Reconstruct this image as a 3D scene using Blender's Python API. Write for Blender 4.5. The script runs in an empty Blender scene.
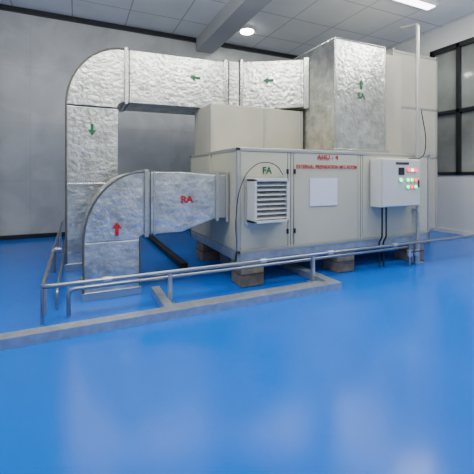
import bpy, bmesh, math, random
from mathutils import Vector, Matrix
random.seed(3)
D=bpy.data; C=bpy.context
S=0.8
col=C.scene.collection

# ---------------- materials ----------------
def mat(name, color, rough=0.5, metal=0.0, bump=None, var=None, emit=None, estr=0, coat=0, spec=0.5):
    m=D.materials.new(name); m.use_nodes=True
    nt=m.node_tree; b=nt.nodes['Principled BSDF']
    b.inputs['Base Color'].default_value=(*color,1)
    b.inputs['Roughness'].default_value=rough
    b.inputs['Metallic'].default_value=metal
    b.inputs['Coat Weight'].default_value=coat
    b.inputs['Specular IOR Level'].default_value=spec
    tc=nt.nodes.new('ShaderNodeTexCoord')
    if bump:
        sc,st,dist=bump
        n=nt.nodes.new('ShaderNodeTexNoise'); n.inputs['Scale'].default_value=sc; n.inputs['Detail'].default_value=5
        nt.links.new(tc.outputs['Object'],n.inputs['Vector'])
        bp=nt.nodes.new('ShaderNodeBump'); bp.inputs['Strength'].default_value=st; bp.inputs['Distance'].default_value=dist
        nt.links.new(n.outputs['Fac'],bp.inputs['Height']); nt.links.new(bp.outputs['Normal'],b.inputs['Normal'])
    if var:
        sc,c2=var
        n=nt.nodes.new('ShaderNodeTexNoise'); n.inputs['Scale'].default_value=sc; n.inputs['Detail'].default_value=6
        nt.links.new(tc.outputs['Object'],n.inputs['Vector'])
        r=nt.nodes.new('ShaderNodeValToRGB'); r.color_ramp.elements[0].position=0.35; r.color_ramp.elements[1].position=0.65
        r.color_ramp.elements[0].color=(*color,1); r.color_ramp.elements[1].color=(*c2,1)
        nt.links.new(n.outputs['Fac'],r.inputs['Fac']); nt.links.new(r.outputs['Color'],b.inputs['Base Color'])
    if emit:
        b.inputs['Emission Color'].default_value=(*emit,1); b.inputs['Emission Strength'].default_value=estr
    return m

def tile_mat(name, c1, c2, line, bw, bh, rough, mortar=0.006, axes='XY', spec=0.5, grime=0.22, stain=False):
    m=mat(name,c1,rough,spec=spec); nt=m.node_tree; b=nt.nodes['Principled BSDF']
    tc=nt.nodes.new('ShaderNodeTexCoord'); sp=nt.nodes.new('ShaderNodeSeparateXYZ'); cb=nt.nodes.new('ShaderNodeCombineXYZ')
    nt.links.new(tc.outputs['Object'],sp.inputs[0])
    nt.links.new(sp.outputs[axes[0]],cb.inputs[0]); nt.links.new(sp.outputs[axes[1]],cb.inputs[1])
    br=nt.nodes.new('ShaderNodeTexBrick'); br.offset=0; br.squash=1
    br.inputs['Scale'].default_value=1; br.inputs['Brick Width'].default_value=bw; br.inputs['Row Height'].default_value=bh
    br.inputs['Mortar Size'].default_value=mortar; br.inputs['Mortar Smooth'].default_value=0.1
    br.inputs['Color1'].default_value=(*c1,1); br.inputs['Color2'].default_value=(*c2,1); br.inputs['Mortar'].default_value=(*line,1)
    nt.links.new(cb.outputs[0],br.inputs['Vector'])
    n=nt.nodes.new('ShaderNodeTexNoise'); n.inputs['Scale'].default_value=1.3; n.inputs['Detail'].default_value=7
    nt.links.new(tc.outputs['Object'],n.inputs['Vector'])
    mx=nt.nodes.new('ShaderNodeMixRGB'); mx.blend_type='MULTIPLY'; mx.inputs['Fac'].default_value=grime
    nt.links.new(br.outputs['Color'],mx.inputs[1]); nt.links.new(mx.outputs[0],b.inputs['Base Color'])
    if stain:
        n.inputs['Distortion'].default_value=0.8
        r=nt.nodes.new('ShaderNodeValToRGB'); r.color_ramp.elements[0].position=0.38; r.color_ramp.elements[1].position=0.60
        r.color_ramp.elements[0].color=(.42,.44,.45,1); r.color_ramp.elements[1].color=(.95,.95,.95,1)
        nt.links.new(n.outputs['Fac'],r.inputs['Fac']); nt.links.new(r.outputs['Color'],mx.inputs[2])
    else: nt.links.new(n.outputs['Fac'],mx.inputs[2])
    return m

M={}
M['foil']=mat('foil_insulation',(0.50,0.50,0.45),0.28,0.92,bump=(15,0.55,0.022),var=(6,(0.78,0.78,0.71)))
M['tape']=mat('foil_tape',(0.56,0.56,0.51),0.26,0.9,bump=(50,0.2,0.01))
M['seam']=mat('seam_grey',(0.12,0.12,0.10),0.5,0.4)
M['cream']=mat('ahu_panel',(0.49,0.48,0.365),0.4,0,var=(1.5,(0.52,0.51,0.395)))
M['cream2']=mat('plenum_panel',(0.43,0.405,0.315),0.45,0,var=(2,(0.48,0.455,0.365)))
M['alu']=mat('aluminium_profile',(0.48,0.48,0.43),0.4,0.6)
M['steel']=mat('galvanised_steel',(0.40,0.43,0.46),0.33,0.65,var=(12,(0.52,0.55,0.58)))
M['rail']=mat('pipe_steel',(0.30,0.32,0.34),0.28,0.8)
M['black']=mat('black_frame',(0.012,0.012,0.014),0.35)
M['rubber']=mat('black_rubber',(0.015,0.015,0.018),0.6)
M['conc']=mat('support_block',(0.18,0.145,0.10),0.85,bump=(30,0.5,0.01),var=(8,(0.27,0.23,0.175)))
M['floor']=mat('blue_epoxy',(0.0,0.125,0.60),0.18,bump=(1.5,0.06,0.05),var=(0.6,(0.0,0.140,0.66)),coat=0.0,spec=0.30)
M['wall']=mat('painted_wall',(0.57,0.58,0.55),0.6,var=(0.7,(0.62,0.63,0.60)))
M['tile']=tile_mat('stone_panel_wall',(0.50,0.51,0.50),(0.48,0.49,0.48),(0.36,0.37,0.37),1.7,1.35,0.35,0.004,axes='XZ',grime=0.35,stain=True)
M['ceil']=tile_mat('ceiling_tiles',(0.86,0.88,0.86),(0.83,0.85,0.83),(0.45,0.46,0.46),1.25,1.25,0.6,0.014)
M['beam']=mat('beam_paint',(0.40,0.41,0.41),0.6)
M['glass']=mat('window_glass',(0.15,0.16,0.145),0.08,0,var=(0.8,(0.28,0.30,0.27)))
M['white']=mat('white_enclosure',(0.62,0.63,0.58),0.35)
M['paper']=mat('paper',(0.72,0.72,0.78),0.6)
M['slat']=mat('louver_slat',(0.54,0.55,0.51),0.4,0.3)
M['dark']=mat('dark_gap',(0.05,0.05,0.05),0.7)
M['red']=mat('red_paint',(0.50,0.008,0.01),0.5)
M['green']=mat('green_paint',(0.0,0.13,0.04),0.5)
M['lampg']=mat('green_indicator',(0,0.6,0.2),0.3,emit=(0.02,1,0.25),estr=5)
M['lampr']=mat('red_indicator',(0.8,0,0),0.3,emit=(1,0.02,0.01),estr=5)
M['lampw']=mat('white_indicator',(0.8,0.8,0.8),0.3,emit=(1,0.7,0.65),estr=4)
M['led']=mat('led_diffuser',(1,1,1),0.4,emit=(0.98,1,0.97),estr=9)
M['led2']=mat('round_led_diffuser',(1,1,1),0.4,emit=(0.98,1,0.97),estr=40)

# ---------------- helpers ----------------
def empty(name,loc=(0,0,0)):
    e=D.objects.new(name,None); e.location=loc; e.empty_display_size=0.2; col.objects.link(e); return e
def link(o,parent,center=(0,0,0)):
    col.objects.link(o)
    if parent:
        o.parent=parent; o.location=Vector(center)-parent.location
    else: o.location=center
    return o
def finish(me,m,smooth=False):
    me.materials.append(m)
    if smooth:
        for p in me.polygons: p.use_smooth=True
def box(name,x0,x1,y0,y1,z0,z1,m,parent=None,bev=0.0):
    c=((x0+x1)/2,(y0+y1)/2,(z0+z1)/2)
    bm=bmesh.new(); bmesh.ops.create_cube(bm,size=1)
    for v in bm.verts: v.co=Vector((v.co.x*(x1-x0),v.co.y*(y1-y0),v.co.z*(z1-z0)))
    if bev: bmesh.ops.bevel(bm,geom=bm.edges[:],offset=bev,segments=2,affect='EDGES',profile=0.5)
    me=D.meshes.new(name); bm.to_mesh(me); bm.free(); finish(me,m)
    return link(D.objects.new(name,me),parent,c)
def loft(name,secs,m,parent,cap=True,bev=0.012):
    allp=[Vector(p) for s in secs for p in s]
    c=sum(allp,Vector())/len(allp)
    bm=bmesh.new(); rows=[[bm.verts.new(Vector(p)-c) for p in s] for s in secs]
    for a,b in zip(rows,rows[1:]):
        n=len(a)
        for i in range(n): bm.faces.new((a[i],a[(i+1)%n],b[(i+1)%n],b[i]))
    if cap: bm.faces.new(rows[0][::-1]); bm.faces.new(rows[-1])
    bmesh.ops.recalc_face_normals(bm,faces=bm.faces[:])
    me=D.meshes.new(name); bm.to_mesh(me); bm.free(); finish(me,m)
    o=link(D.objects.new(name,me),parent,c)
    if bev:
        md=o.modifiers.new('bevel','BEVEL'); md.width=bev; md.segments=2; md.limit_method='ANGLE'; md.angle_limit=math.radians(40)
    return o
def tube(name,pts,r,m,parent=None,cyc=False,smooth=False):
    cu=D.curves.new(name,'CURVE'); cu.dimensions='3D'; cu.bevel_depth=r; cu.bevel_resolution=4; cu.use_fill_caps=True
    c=Vector(pts[0])
    if smooth:
        sp=cu.splines.new('BEZIER'); sp.bezier_points.add(len(pts)-1)
        for bp,p in zip(sp.bezier_points,pts):
            bp.co=Vector(p)-c; bp.handle_left_type=bp.handle_right_type='AUTO'
    else:
        sp=cu.splines.new('POLY'); sp.points.add(len(pts)-1)
        for q,p in zip(sp.points,pts): q.co=(*(Vector(p)-c),1)
    sp.use_cyclic_u=cyc
    cu.materials.append(m)
    return link(D.objects.new(name,cu),parent,c)
def bend(pts,rad=0.07,n=6):
    out=[Vector(pts[0])]
    for a,b,c in zip(pts,pts[1:],pts[2:]):
        a,b,c=Vector(a),Vector(b),Vector(c)
        d1=(a-b).normalized(); d2=(c-b).normalized()
        p=b+d1*rad; q=b+d2*rad
        for i in range(n+1):
            t=i/n; out.append(p*(1-t)**2+b*2*t*(1-t)+q*t*t)
    out.append(Vector(pts[-1])); return out
def cyl(name,c,r,h,m,parent,axis='Z',seg=32,bev=0.0,r2=None):
    bm=bmesh.new(); bmesh.ops.create_cone(bm,cap_ends=True,segments=seg,radius1=r,radius2=r if r2 is None else r2,depth=h)
    if axis=='Y': bmesh.ops.rotate(bm,matrix=Matrix.Rotation(math.pi/2,3,'X'),verts=bm.verts)
    if axis=='X': bmesh.ops.rotate(bm,matrix=Matrix.Rotation(math.pi/2,3,'Y'),verts=bm.verts)
    me=D.meshes.new(name); bm.to_mesh(me); bm.free(); finish(me,m)
    return link(D.objects.new(name,me),parent,c)
def text(name,s,c,size,m,parent,rz=0,width=None,off=0.003,sp=1.0):
    cu=D.curves.new(name,'FONT'); cu.body=s; cu.size=size; cu.align_x='CENTER'; cu.align_y='CENTER'; cu.extrude=0.002; cu.offset=off; cu.space_character=sp
    cu.materials.append(m)
    o=link(D.objects.new(name,cu),parent,c); o.rotation_euler=(math.pi/2,0,rz)
    if width:
        C.view_layer.update(); o.scale.x=width/max(o.dimensions.x,1e-3)
    return o
def arrow(name,c,size,ang,m,parent,rz=0):
    pts=[(-.12,-.5),(.12,-.5),(.12,0.02),(.34,0.02),(0,.5),(-.34,0.02),(-.12,0.02)]
    bm=bmesh.new(); R=Matrix.Rotation(ang,2)
    f=[];b=[]
    for p in pts:
        q=R@Vector(p)*size; f.append(bm.verts.new((q.x,-0.002,q.y))); b.append(bm.verts.new((q.x,0.002,q.y)))
    bm.faces.new(f); bm.faces.new(b[::-1])
    for i in range(len(f)): j=(i+1)%len(f); bm.faces.new((f[i],b[i],b[j],f[j]))
    bmesh.ops.recalc_face_normals(bm,faces=bm.faces[:])
    me=D.meshes.new(name); bm.to_mesh(me); bm.free(); finish(me,m)
    o=link(D.objects.new(name,me),parent,c); o.rotation_euler=(0,0,rz); return o

# ---------------- room ----------------
XL,XR,YF,YB,ZC=-4.0,8.8,-2.5,9.5,5.42
box('floor',XL-.2,XR+.2,YF-.2,YB+.2,-0.2,0,M['floor'])
box('ceiling',XL-.2,XR+.2,YF-.2,YB+.2,ZC,ZC+.2,M['ceil'])
box('wall_back',XL,XR,YB,YB+.2,0,ZC,M['tile'])
box('wall_left',XL-.2,XL,YF,YB,0,ZC,M['wall'])
box('wall_front',XL,XR,YF-.2,YF,0,ZC,M['wall'])
wy0,wy1,wz0,wz1=2.6,6.35,1.5,4.87
wr=empty('wall_right',(XR,4,0))
box('wall_lower',XR,XR+.2,YF,YB,0,wz0,M['wall'],wr)
box('wall_upper',XR,XR+.2,YF,YB,wz1,ZC,M['wall'],wr)
box('wall_near',XR,XR+.2,YF,wy0,wz0,wz1,M['wall'],wr)
box('wall_far',XR,XR+.2,wy1,YB,wz0,wz1,M['wall'],wr)
w=empty('window_1',(XR,4.5,wz0))
box('pane',XR+.07,XR+.09,wy0+.02,wy1-.02,wz0+.02,wz1-.02,M['glass'],w)
t=.08
box('frame_bottom',XR-.03,XR+.1,wy0,wy1,wz0,wz0+t,M['black'],w)
box('frame_top',XR-.03,XR+.1,wy0,wy1,wz1-t*1.5,wz1,M['black'],w)
for i,y in enumerate([wy0,3.45,4.45,5.55,wy1-t]):
    box(f'mullion_{i}',XR-.03,XR+.1,y,y+t,wz0,wz1,M['black'],w)
box('transom',XR-.03,XR+.1,wy0,wy1,3.1,3.1+t,M['black'],w)
box('trim_1',XL,XR,YB-.06,YB,ZC-.12,ZC,M['black'])
box('baseboard_back',XL,XR,YB-.05,YB,0,.10,M['black'])
box('baseboard_right',XR-.04,XR,YF,YB-.05,0,.1,M['wall'])
box('trim_2',-1.74,-1.62,YB-.08,YB,.12,ZC-.12,M['black'])
box('ceiling_beam',3.10,3.60,YF,YB-.06,5.05,ZC,M['beam'])
def round_lamp(x,y):
    e=empty('round_ceiling_lamp',(x,y,ZC))
    cyl('body',(x,y,ZC-.03),.20,.058,M['white'],e); cyl('diffuser',(x,y,ZC-.07),.17,.03,M['led2'],e)
def panel_lamp(x,y,lx,ly,power):
    e=empty('led_panel_light',(x,y,ZC-.05))
    box('housing',x-lx/2-.04,x+lx/2+.04,y-ly/2-.04,y+ly/2+.04,ZC-.05,ZC-.001,M['white'],e)
    box('diffuser',x-lx/2,x+lx/2,y-ly/2,y+ly/2,ZC-.06,ZC-.045,M['led'],e)
    L=D.lights.new('area_light','AREA'); L.shape='RECTANGLE'; L.size=lx; L.size_y=ly; L.energy=power; L.color=(1.0,0.985,0.94)
    o=D.objects.new('area_light',L); link(o,e,(x,y,ZC-.08))
def fill_batten(x,y,power,z=4.75,n=3):  # added unseen fill fixture, washes the ceiling and back wall
    """suspended tube batten added out of view, radiating up and down as fill"""
    e=empty('added_fill_tube',(x,y,z))
    cyl('tube',(x,y,z),.035,1.5,M['led'],e,'X'); 
    for s in (-.78,.78):
        box('end_cap',x+s-.04,x+s+.04,y-.05,y+.05,z-.05,z+.05,M['white'],e,.01)
        tube('suspension_rod',[(x+s,y,z+.05),(x+s,y,ZC-.001)],.008,M['steel'],e)
    for i in range(n):
        L=D.lights.new('added_fill_lamp','POINT'); L.shadow_soft_size=.10; L.energy=power/n; L.color=(1.0,0.99,0.95)
        link(D.objects.new('added_fill_lamp',L),e,(x-.5+i*.5,y,z-.16))
round_lamp(4.15,8.3)
panel_lamp(0.2,2.3,1.2,1.2,60)
panel_lamp(5.0,1.6,1.2,1.2,60)
panel_lamp(6.85,5.35,1.2,.2,25)
fill_batten(-1.3,4.6,75)
fill_batten(2.2,3.6,100)
fill_batten(6.4,2.9,120)
fill_batten(1.5,-.6,50)

# ---------------- AHU ----------------
AX0,AX1,AY0,AY1,AZ0,AZ1=1.93,5.74,4.15,6.24,.345,1.87
A=empty('air_handling_unit',(3.8,5.2,0))
g=.035
box('core',AX0+g,AX1-g,AY0+g,AY1-g,AZ0+.06,AZ1-g,M['cream'],A)
xs=[AX0,2.78,4.10,AX1]
for i,(a,b) in enumerate(zip(xs,xs[1:])):
    box(f'front_panel_{i+1}',a+.055,b-.055+(0.0),AY0+.008,AY0+.05,AZ0+.15,AZ1-.05,M['cream'],A,.008)
for i,(a,b) in enumerate([(AY0,5.15),(5.15,AY1)]):
    box(f'side_panel_{i+1}',AX0+.008,AX0+.05,a+.055,b-.03,AZ0+.15,AZ1-.05,M['cream'],A,.008)
p=.05
for i,x in enumerate(xs[1:-1]):
    box(f'mid_profile_{i+1}',x-.045,x+.045,AY0+.012,AY0+.05,AZ0+.1,AZ1-.04,M['cream'],A,.004)
    box(f'mid_gap_{i+1}',x-.003,x+.003,AY0+.008,AY0+.05,AZ0+.1,AZ1-.04,M['dark'],A)
for i,(x,y) in enumerate([(AX0,AY0),(AX1-p,AY0),(AX0,AY1-p),(AX1-p,AY1-p)]):
    box(f'corner_post_{i+1}',x,x+p,y,y+p,AZ0+.1,AZ1,M['alu'],A,.006)
for n,z in (('top',AZ1-p),('bottom',AZ0+.1)):
    box(f'{n}_rail_front',AX0,AX1,AY0,AY0+p,z,z+p,M['alu'],A,.006)
    box(f'{n}_rail_rear',AX0,AX1,AY1-p,AY1,z,z+p,M['alu'],A,.006)
    box(f'{n}_rail_left',AX0,AX0+p,AY0,AY1,z,z+p,M['alu'],A,.006)
    box(f'{n}_rail_right',AX1-p,AX1,AY0,AY1,z,z+p,M['alu'],A,.006)
box('base_front',AX0,AX1,AY0+.01,AY0+.08,AZ0,AZ0+.1,M['steel'],A,.004)
box('base_rear',AX0,AX1,AY1-.08,AY1,AZ0,AZ0+.1,M['steel'],A,.004)
box('base_left',AX0,AX0+.07,AY0+.01,AY1,AZ0,AZ0+.1,M['steel'],A,.004)
box('base_right',AX1-.07,AX1,AY0+.01,AY1,AZ0,AZ0+.1,M['steel'],A,.004)
text('label_number','AHU - 4',(3.44,AY0-.001,1.765),.10,M['red'],A,width=.40,off=.002,sp=1.05)
text('label_room','EXTERNAL PREPARATION MFG ROOM',(3.44,AY0-.001,1.62),.080,M['red'],A,width=1.14,off=.001,sp=1.05)
text('label_fa','FA',(2.385,AY0-.001,1.56),.13,M['green'],A)
box('notice_sheet',3.11,3.62,AY0-.004,AY0+.006,1.04,1.455,M['paper'],A)
for x in (2.72,2.84):
    for z in (.70,1.55):
        box('latch',x-.014,x+.014,AY0-.015,AY0+.01,z-.035,z+.035,M['rubber'],A,.005)
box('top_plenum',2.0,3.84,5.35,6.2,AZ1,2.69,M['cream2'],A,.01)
for x in (2.0,3.0,3.79): box('plenum_post',x,x+.05,5.34,5.36,AZ1,2.69,M['alu'],A,.004)
k=0
for x in (1.98,3.6,5.2):
    for y in (4.12,5.7):
        k+=1; box(f'plinth_{k}',x,x+.34,y,y+.34,0,AZ0,M['conc'],A,.015)
        box(f'plinth_pad_{k}',x-.01,x+.35,y-.01,y+.35,.165,.175,M['dark'],A)
ta=empty('filter_plenum',(6.45,5.8,0))
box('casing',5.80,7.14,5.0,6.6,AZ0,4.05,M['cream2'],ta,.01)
for x in (5.80,7.09): box('post',x-.003,x+.053,4.99,5.04,AZ0,4.06,M['alu'],ta,.005)
for z in (4.01,2.9,1.87): box('rail',5.80,7.14,4.99,5.04,z-.02,z+.03,M['alu'],ta,.004)
for x in (6.0,6.7):
    for y in (5.05,6.1):
        box('plinth',x,x+.3,y,y+.3,0,AZ0,M['conc'],ta,.015)

# fresh air louver damper
Fd=empty('fresh_air_louver',(2.33,4.05,.88))
fx0,fx1,fy,fz0,fz1=2.07,2.60,3.92,.87,1.45
fb=AY0-.003
q=.035
box('side_left',fx0,fx0+q,fy,fb,fz0,fz1,M['white'],Fd,.004); box('side_right',fx1-q,fx1,fy,fb,fz0,fz1,M['white'],Fd,.004)
box('side_top',fx0,fx1,fy,fb,fz1-q,fz1,M['white'],Fd,.004); box('side_bottom',fx0,fx1,fy,fb,fz0,fz0+q,M['white'],Fd,.004)
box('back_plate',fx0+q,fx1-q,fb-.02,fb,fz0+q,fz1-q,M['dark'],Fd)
for i in range(8):
    z=fz0+.075+i*.062
    o=box(f'slat_{i+1}',fx0+q,fx1-q,fy+.005,fy+.085,z-.004,z+.004,M['slat'],Fd); o.rotation_euler=(math.radians(38),0,0)
box('flange',fx0-.04,fx1+.04,fb-.012,fb,fz0-.04,fz1+.04,M['alu'],Fd,.003)
tube('sensor_cable',[(1.90,4.10,.55),(1.88,4.08,.95),(1.96,4.06,1.40),(2.12,4.08,1.60),(2.3,4.10,1.67),(2.5,4.10,1.63),(2.62,4.11,1.50)],.006,M['rubber'],Fd,smooth=True)

# control panel
cp=empty('control_panel',(4.64,4.0,.99))
cx0,cx1,cy0,cy1,cz0,cz1=4.29,5.15,3.89,AY0-.005,.99,1.76
box('enclosure',cx0,cx1,cy0+.03,cy1,cz0,cz1,M['white'],cp,.012)
box('door',cx0+.012,cx1-.012,cy0,cy0+.028,cz0+.012,cz1-.012,M['white'],cp,.01)
box('meter',cx0+.34,cx0+.47,cy0-.012,cy0,1.50,1.62,M['rubber'],cp,.005)
box('nameplate',cx0+.28,cx0+.58,cy0-.004,cy0,1.665,1.705,M['dark'],cp)
for i,(x,z,m) in enumerate([(.56,1.58,'lampr'),(.64,1.58,'lampw'),(.72,1.58,'lampr'),(.54,1.42,'lampg'),(.63,1.42,'lampg'),(.72,1.42,'lampr'),
                            (.54,1.31,'lampg'),(.63,1.31,'lampr'),(.72,1.31,'lampg'),(.38,1.42,'lampg')]):
    cyl(f'bezel_{i}',(cx0+x,cy0-.006,z),.034,.014,M['alu'],cp,'Y'); cyl(f'lamp_{i}',(cx0+x,cy0-.018,z),.026,.02,M[m],cp,'Y')
box('lock',cx1-.07,cx1-.045,cy0-.015,cy0,1.30,1.42,M['rubber'],cp,.004)
for i,x in enumerate((4.42,4.51)):
    tube(f'conduit_{i}',bend([(x,4.02,cz0),(x,4.02,.50),(x,4.08,.42),(x+.02,4.09,.02)],.05),.014,M['rubber'],cp)

# ---------------- supply duct ----------------
Y0,Y1=5.95,6.75
def rect_v(x0,x1,z,y0,y1): return [(x0,y0,z),(x1,y0,z),(x1,y1,z),(x0,y1,z)]
def elbow(x0,x1,zi,zo,r,y0,y1,n=14):
    cx,cz=x1+r,zi-r; out=[]
    for i in range(n+1):
        a=math.pi/2*i/n
        o=(cx-(r+x1-x0)*math.cos(a), cz+(r+zo-zi)*math.sin(a)); q=(cx-r*math.cos(a),cz+r*math.sin(a))
        out.append([(o[0],y0,o[1]),(q[0],y0,q[1]),(q[0],y1,q[1]),(o[0],y1,o[1])])
    return out
def rect_h(x,z0,z1,y0,y1): return [(x,y0,z1),(x,y0,z0),(x,y1,z0),(x,y1,z1)]
def band(name,x,w,z0,z1,y0,y1,parent,e=.02,m='tape'):
    return loft(name,[rect_h(x-w/2,z0-e,z1+e,y0-e,y1+e),rect_h(x+w/2,z0-e,z1+e,y0-e,y1+e)],M[m],parent,bev=.006)
def bandv(name,z,w,x0,x1,y0,y1,parent,e=.02,m='tape'):
    return loft(name,[rect_v(x0-e,x1+e,z-w/2,y0-e,y1+e),rect_v(x0-e,x1+e,z+w/2,y0-e,y1+e)],M[m],parent,bev=.006)
sd=empty('supply_air_duct',(.23,6.35,0))
E=elbow(-.15,.61,2.70,3.58,.10,Y0,Y1)
loft('riser',[rect_v(-.15,.61,0,Y0,Y1),rect_v(-.15,.61,2.58,Y0,Y1)],M['foil'],sd)
loft('elbow',E,M['foil'],sd)
tube('elbow_edge_outer',[(-.15,Y0-.004,.05)]+[(s[0][0],Y0-.004,s[0][2]) for s in E],.016,M['seam'],sd)
tube('elbow_edge_inner',[(s[1][0],Y0-.004,s[1][2]) for s in E],.014,M['seam'],sd)
bandv('foot_band',.06,.12,-.15,.61,Y0,Y1,sd); bandv('riser_band',1.35,.05,-.15,.61,Y0,Y1,sd,.01)
loft('horizontal_run',[rect_h(.70,2.70,3.58,Y0,Y1),rect_h(2.55,2.72,3.62,Y0,Y1)],M['foil'],sd)
band('flange_1',.74,.05,2.70,3.58,Y0,Y1,sd,.03); band('flange_1b',.79,.02,2.70,3.58,Y0,Y1,sd,.012,'seam')
band('flange_2',2.52,.07,2.72,3.62,Y0,Y1,sd,.035); band('flange_2b',2.58,.02,2.72,3.62,Y0-.02,Y1,sd,.015,'seam')
loft('short_run',[rect_h(2.54,2.72,3.64,Y0-.02,Y1),rect_h(2.85,2.72,3.66,Y0-.02,Y1)],M['foil'],sd)
band('flange_3',2.84,.06,2.71,3.66,Y0-.02,Y1,sd,.035); band('flange_3b',2.80,.02,2.71,3.66,Y0-.02,Y1,sd,.015,'seam')
def sec(t):
    return rect_h(2.86+(3.87-2.86)*t,2.72+.04*t,3.66-.02*t,5.93-.70*t,6.75-.65*t)
loft('transition',[sec(0),sec(.9)],M['foil'],sd)
ex=lambda s,e:[(s[0][0],s[0][1]-e,s[0][2]+e),(s[1][0],s[1][1]-e,s[1][2]-e),(s[2][0],s[2][1]+e,s[2][2]-e),(s[3][0],s[3][1]+e,s[3][2]+e)]
loft('flange_4',[ex(sec(.93),.03),ex(sec(1),.03)],M['tape'],sd,bev=.005)
loft('collar',[sec(.9),sec(1)],M['foil'],sd)
SX0,SX1,SY0,SY1,SZ0,SZ1=3.88,5.02,4.50,6.1,AZ1+.003,3.78
loft('drop_box',[rect_v(SX0,SX1,SZ0,SY0,SY1),rect_v(SX0,SX1,SZ1,SY0,SY1)],M['foil'],sd,bev=.02)
bandv('drop_flange',AZ1+.04,.06,SX0,SX1,SY0,SY1,sd,.04)
for x in (SX0,SX1): tube('drop_edge',[(x,SY0,SZ0),(x,SY0,SZ1)],.014,M['tape'],sd)
tube('drop_top_edge',[(SX0,SY1,SZ1),(SX0,SY0,SZ1),(SX1,SY0,SZ1),(SX1,SY1,SZ1)],.014,M['tape'],sd)
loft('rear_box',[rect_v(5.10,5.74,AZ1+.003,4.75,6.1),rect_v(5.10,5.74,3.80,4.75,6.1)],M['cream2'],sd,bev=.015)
text('label_sa','SA',(4.45,SY0-.006,2.86),.15,M['green'],sd,off=.004)
arrow('arrow_drop',(4.45,SY0-.006,3.06),.17,0,M['green'],sd)
arrow('arrow_riser',(.22,Y0-.008,2.22),.19,math.pi,M['green'],sd)
arrow('arrow_run',(1.93,Y0-.008,3.25),.20,math.pi/2,M['green'],sd)
arrow('arrow_transition',(3.267,5.635,3.28),.20,math.pi/2,M['green'],sd,rz=-math.atan2(.70,1.01))

# ---------------- return duct ----------------
rd=empty('return_air_duct',(.4,4.8,0))
R0,R1=4.46,5.22
E=elbow(.07,.72,.743,1.54,.05,R0,R1)
loft('riser',[rect_v(.07,.72,0,R0,R1),rect_v(.07,.72,.69,R0,R1)],M['foil'],rd)
loft('elbow',E,M['foil'],rd)
tube('elbow_edge_outer',[(.07,R0-.004,.02)]+[(s[0][0],R0-.004,s[0][2]) for s in E],.013,M['seam'],rd)
tube('elbow_edge_inner',[(.72,R0-.004,.02)]+[(s[1][0],R0-.004,s[1][2]) for s in E],.010,M['seam'],rd)
bandv('foot_band',.05,.10,.07,.72,R0,R1,rd)
loft('horizontal_run',[rect_h(.77,.743,1.54,R0,R1),rect_h(1.28,.743,1.54,R0,R1)],M['foil'],rd)
band('flange_1',.80,.05,.743,1.54,R0,R1,rd,.03); band('flange_2',.90,.03,.743,1.54,R0,R1,rd,.012); band('flange_2b',.85,.02,.743,1.54,R0,R1,rd,.012,'seam')
loft('transition',[rect_h(1.26,.743,1.54,R0,R1),rect_h(1.74,.90,1.50,R0,R1)],M['foil'],rd)
loft('collar',[rect_h(1.73,.90,1.50,R0,R1),rect_h(1.925,.90,1.50,R0,R1)],M['alu'],rd)
band('flange_3',1.76,.04,.90,1.50,R0,R1,rd,.035,'alu'); band('flange_4',1.90,.04,.90,1.50,R0,R1,rd,.05,'alu')
text('label_ra','RA',(1.33,R0-.018,1.17),.13,M['red'],rd)
arrow('arrow_riser',(.445,R0-.010,.84),.17,0,M['red'],rd)

# ---------------- piping ----------------
pr=empty('pipe_rail',(1,3.94,0))
tube('upper_pipe',bend([(-.315,9.2,.38),(-.315,3.94,.38),(8.7,3.94,.38)],.09),.024,M['rail'],pr)
tube('lower_pipe',bend([(-.08,4.05,.02),(-.08,4.05,.29),(5.15,4.05,.29),(5.15,4.05,.02)],.07),.021,M['rail'],pr)
tube('far_pipe',bend([(-.20,9.2,.22),(-.20,4.3,.22),(-.20,4.3,.02)],.07),.018,M['rail'],pr)
for i,x in enumerate((.975,3.0,7.5)):
    box(f'post_{i}',x-.02,x+.02,3.915,3.965,0,.36,M['steel'],pr); box(f'post_foot_{i}',x-.06,x+.06,3.88,4.0,0,.012,M['steel'],pr)
for i,y in enumerate((3.94+.3,6.2,8.2)):
    box(f'side_post_{i}',-.335,-.295,y-.02,y+.02,0,.36,M['steel'],pr)
tube('corner_drop',[(-.315,3.97,.36),(-.315,3.97,0)],.016,M['rail'],pr)
for i,x in enumerate((.3,2.2,3.3,4.6)): cyl(f'coupling_{i}',(x,3.94,.38),.034,.09,M['steel'],pr,'X')
for x in (4.95,5.10):
    tube('valve_drop',[(x,3.94,.38),(x,3.94,.03)],.022,M['rail'],pr); cyl('valve_body',(x,3.94,.22),.045,.10,M['steel'],pr,'Z')
    box('valve_handle',x-.02,x+.10,3.88,3.90,.24,.255,M['rubber'],pr)
tube('capped_stub',bend([(-.31,5.6,.10),(-.31,5.6,.42),(-.20,5.6,.42)],.05),.04,M['rail'],pr)

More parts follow.
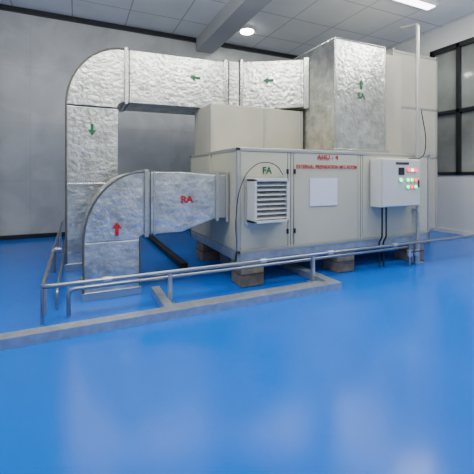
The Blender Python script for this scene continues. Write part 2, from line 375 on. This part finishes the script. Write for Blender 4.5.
# floor frame of galvanised channel
fr=empty('channel_frame',(1,3.65,0))
def channel_x(n,x0,x1,y,w,h):
    box(n+'_web',x0,x1,y-w/2,y+w/2,h-.012,h,M['steel'],fr); box(n+'_flange_a',x0,x1,y-w/2,y-w/2+.012,0,h-.012,M['steel'],fr); box(n+'_flange_b',x0,x1,y+w/2-.012,y+w/2,0,h-.012,M['steel'],fr)
def channel_y(n,y0,y1,x,w,h):
    box(n+'_web',x-w/2,x+w/2,y0,y1,h-.012,h,M['steel'],fr); box(n+'_flange_a',x-w/2,x-w/2+.012,y0,y1,0,h-.012,M['steel'],fr); box(n+'_flange_b',x+w/2-.012,x+w/2,y0,y1,0,h-.012,M['steel'],fr)
channel_x('front',-2.2,3.16,3.60,.14,.09)
channel_y('end',3.67,4.9,3.09,.14,.09)
channel_y('cross',3.67,4.4,.90,.10,.09)
channel_x('inner',.95,3.02,3.80,.07,.05)

# black cable trunking on the floor, running to the back wall
box('cable_trunking',1.50,1.62,5.35,9.4,0,.09,M['rubber'],None,.01)

# vertical conduit pole by panel
px=5.31
vp=empty('conduit_pole',(px,4.0,0))
tube('pole',bend([(px,4.07,.0),(px,4.07,4.08),(px,4.40,4.14)],.05),.032,M['alu'],vp)
box('base_plate',px-.07,px+.07,4.01,4.13,0,.012,M['steel'],vp)
for z in (.9,1.6): box('clamp',px-.04,px+.04,4.04,AY0-.002,z-.02,z+.02,M['steel'],vp)
tube('cable_drop',[(px+.03,4.02,2.6),(px+.08,3.98,2.0),(px-.06,3.95,1.80),(5.0,4.0,1.77)],.008,M['rubber'],vp,smooth=True)

# ---------------- world ----------------
wd=D.worlds.new('world'); C.scene.world=wd; wd.use_nodes=True
wd.node_tree.nodes['Background'].inputs[0].default_value=(.8,.85,.9,1); wd.node_tree.nodes['Background'].inputs[1].default_value=.3

# ---------------- camera ----------------
cam=D.cameras.new('camera'); co=D.objects.new('camera',cam); col.objects.link(co)
cam.sensor_width=36; cam.lens=345/474*36; cam.shift_y=-62/474
co.location=(0,0,1.5); co.rotation_euler=(math.pi/2,0,-math.radians(24.9))
C.scene.camera=co

for o in list(D.objects):
    if o.parent is None:
        o.location=Vector(o.location)*S
        if o.type!='CAMERA': o.scale=Vector(o.scale)*S
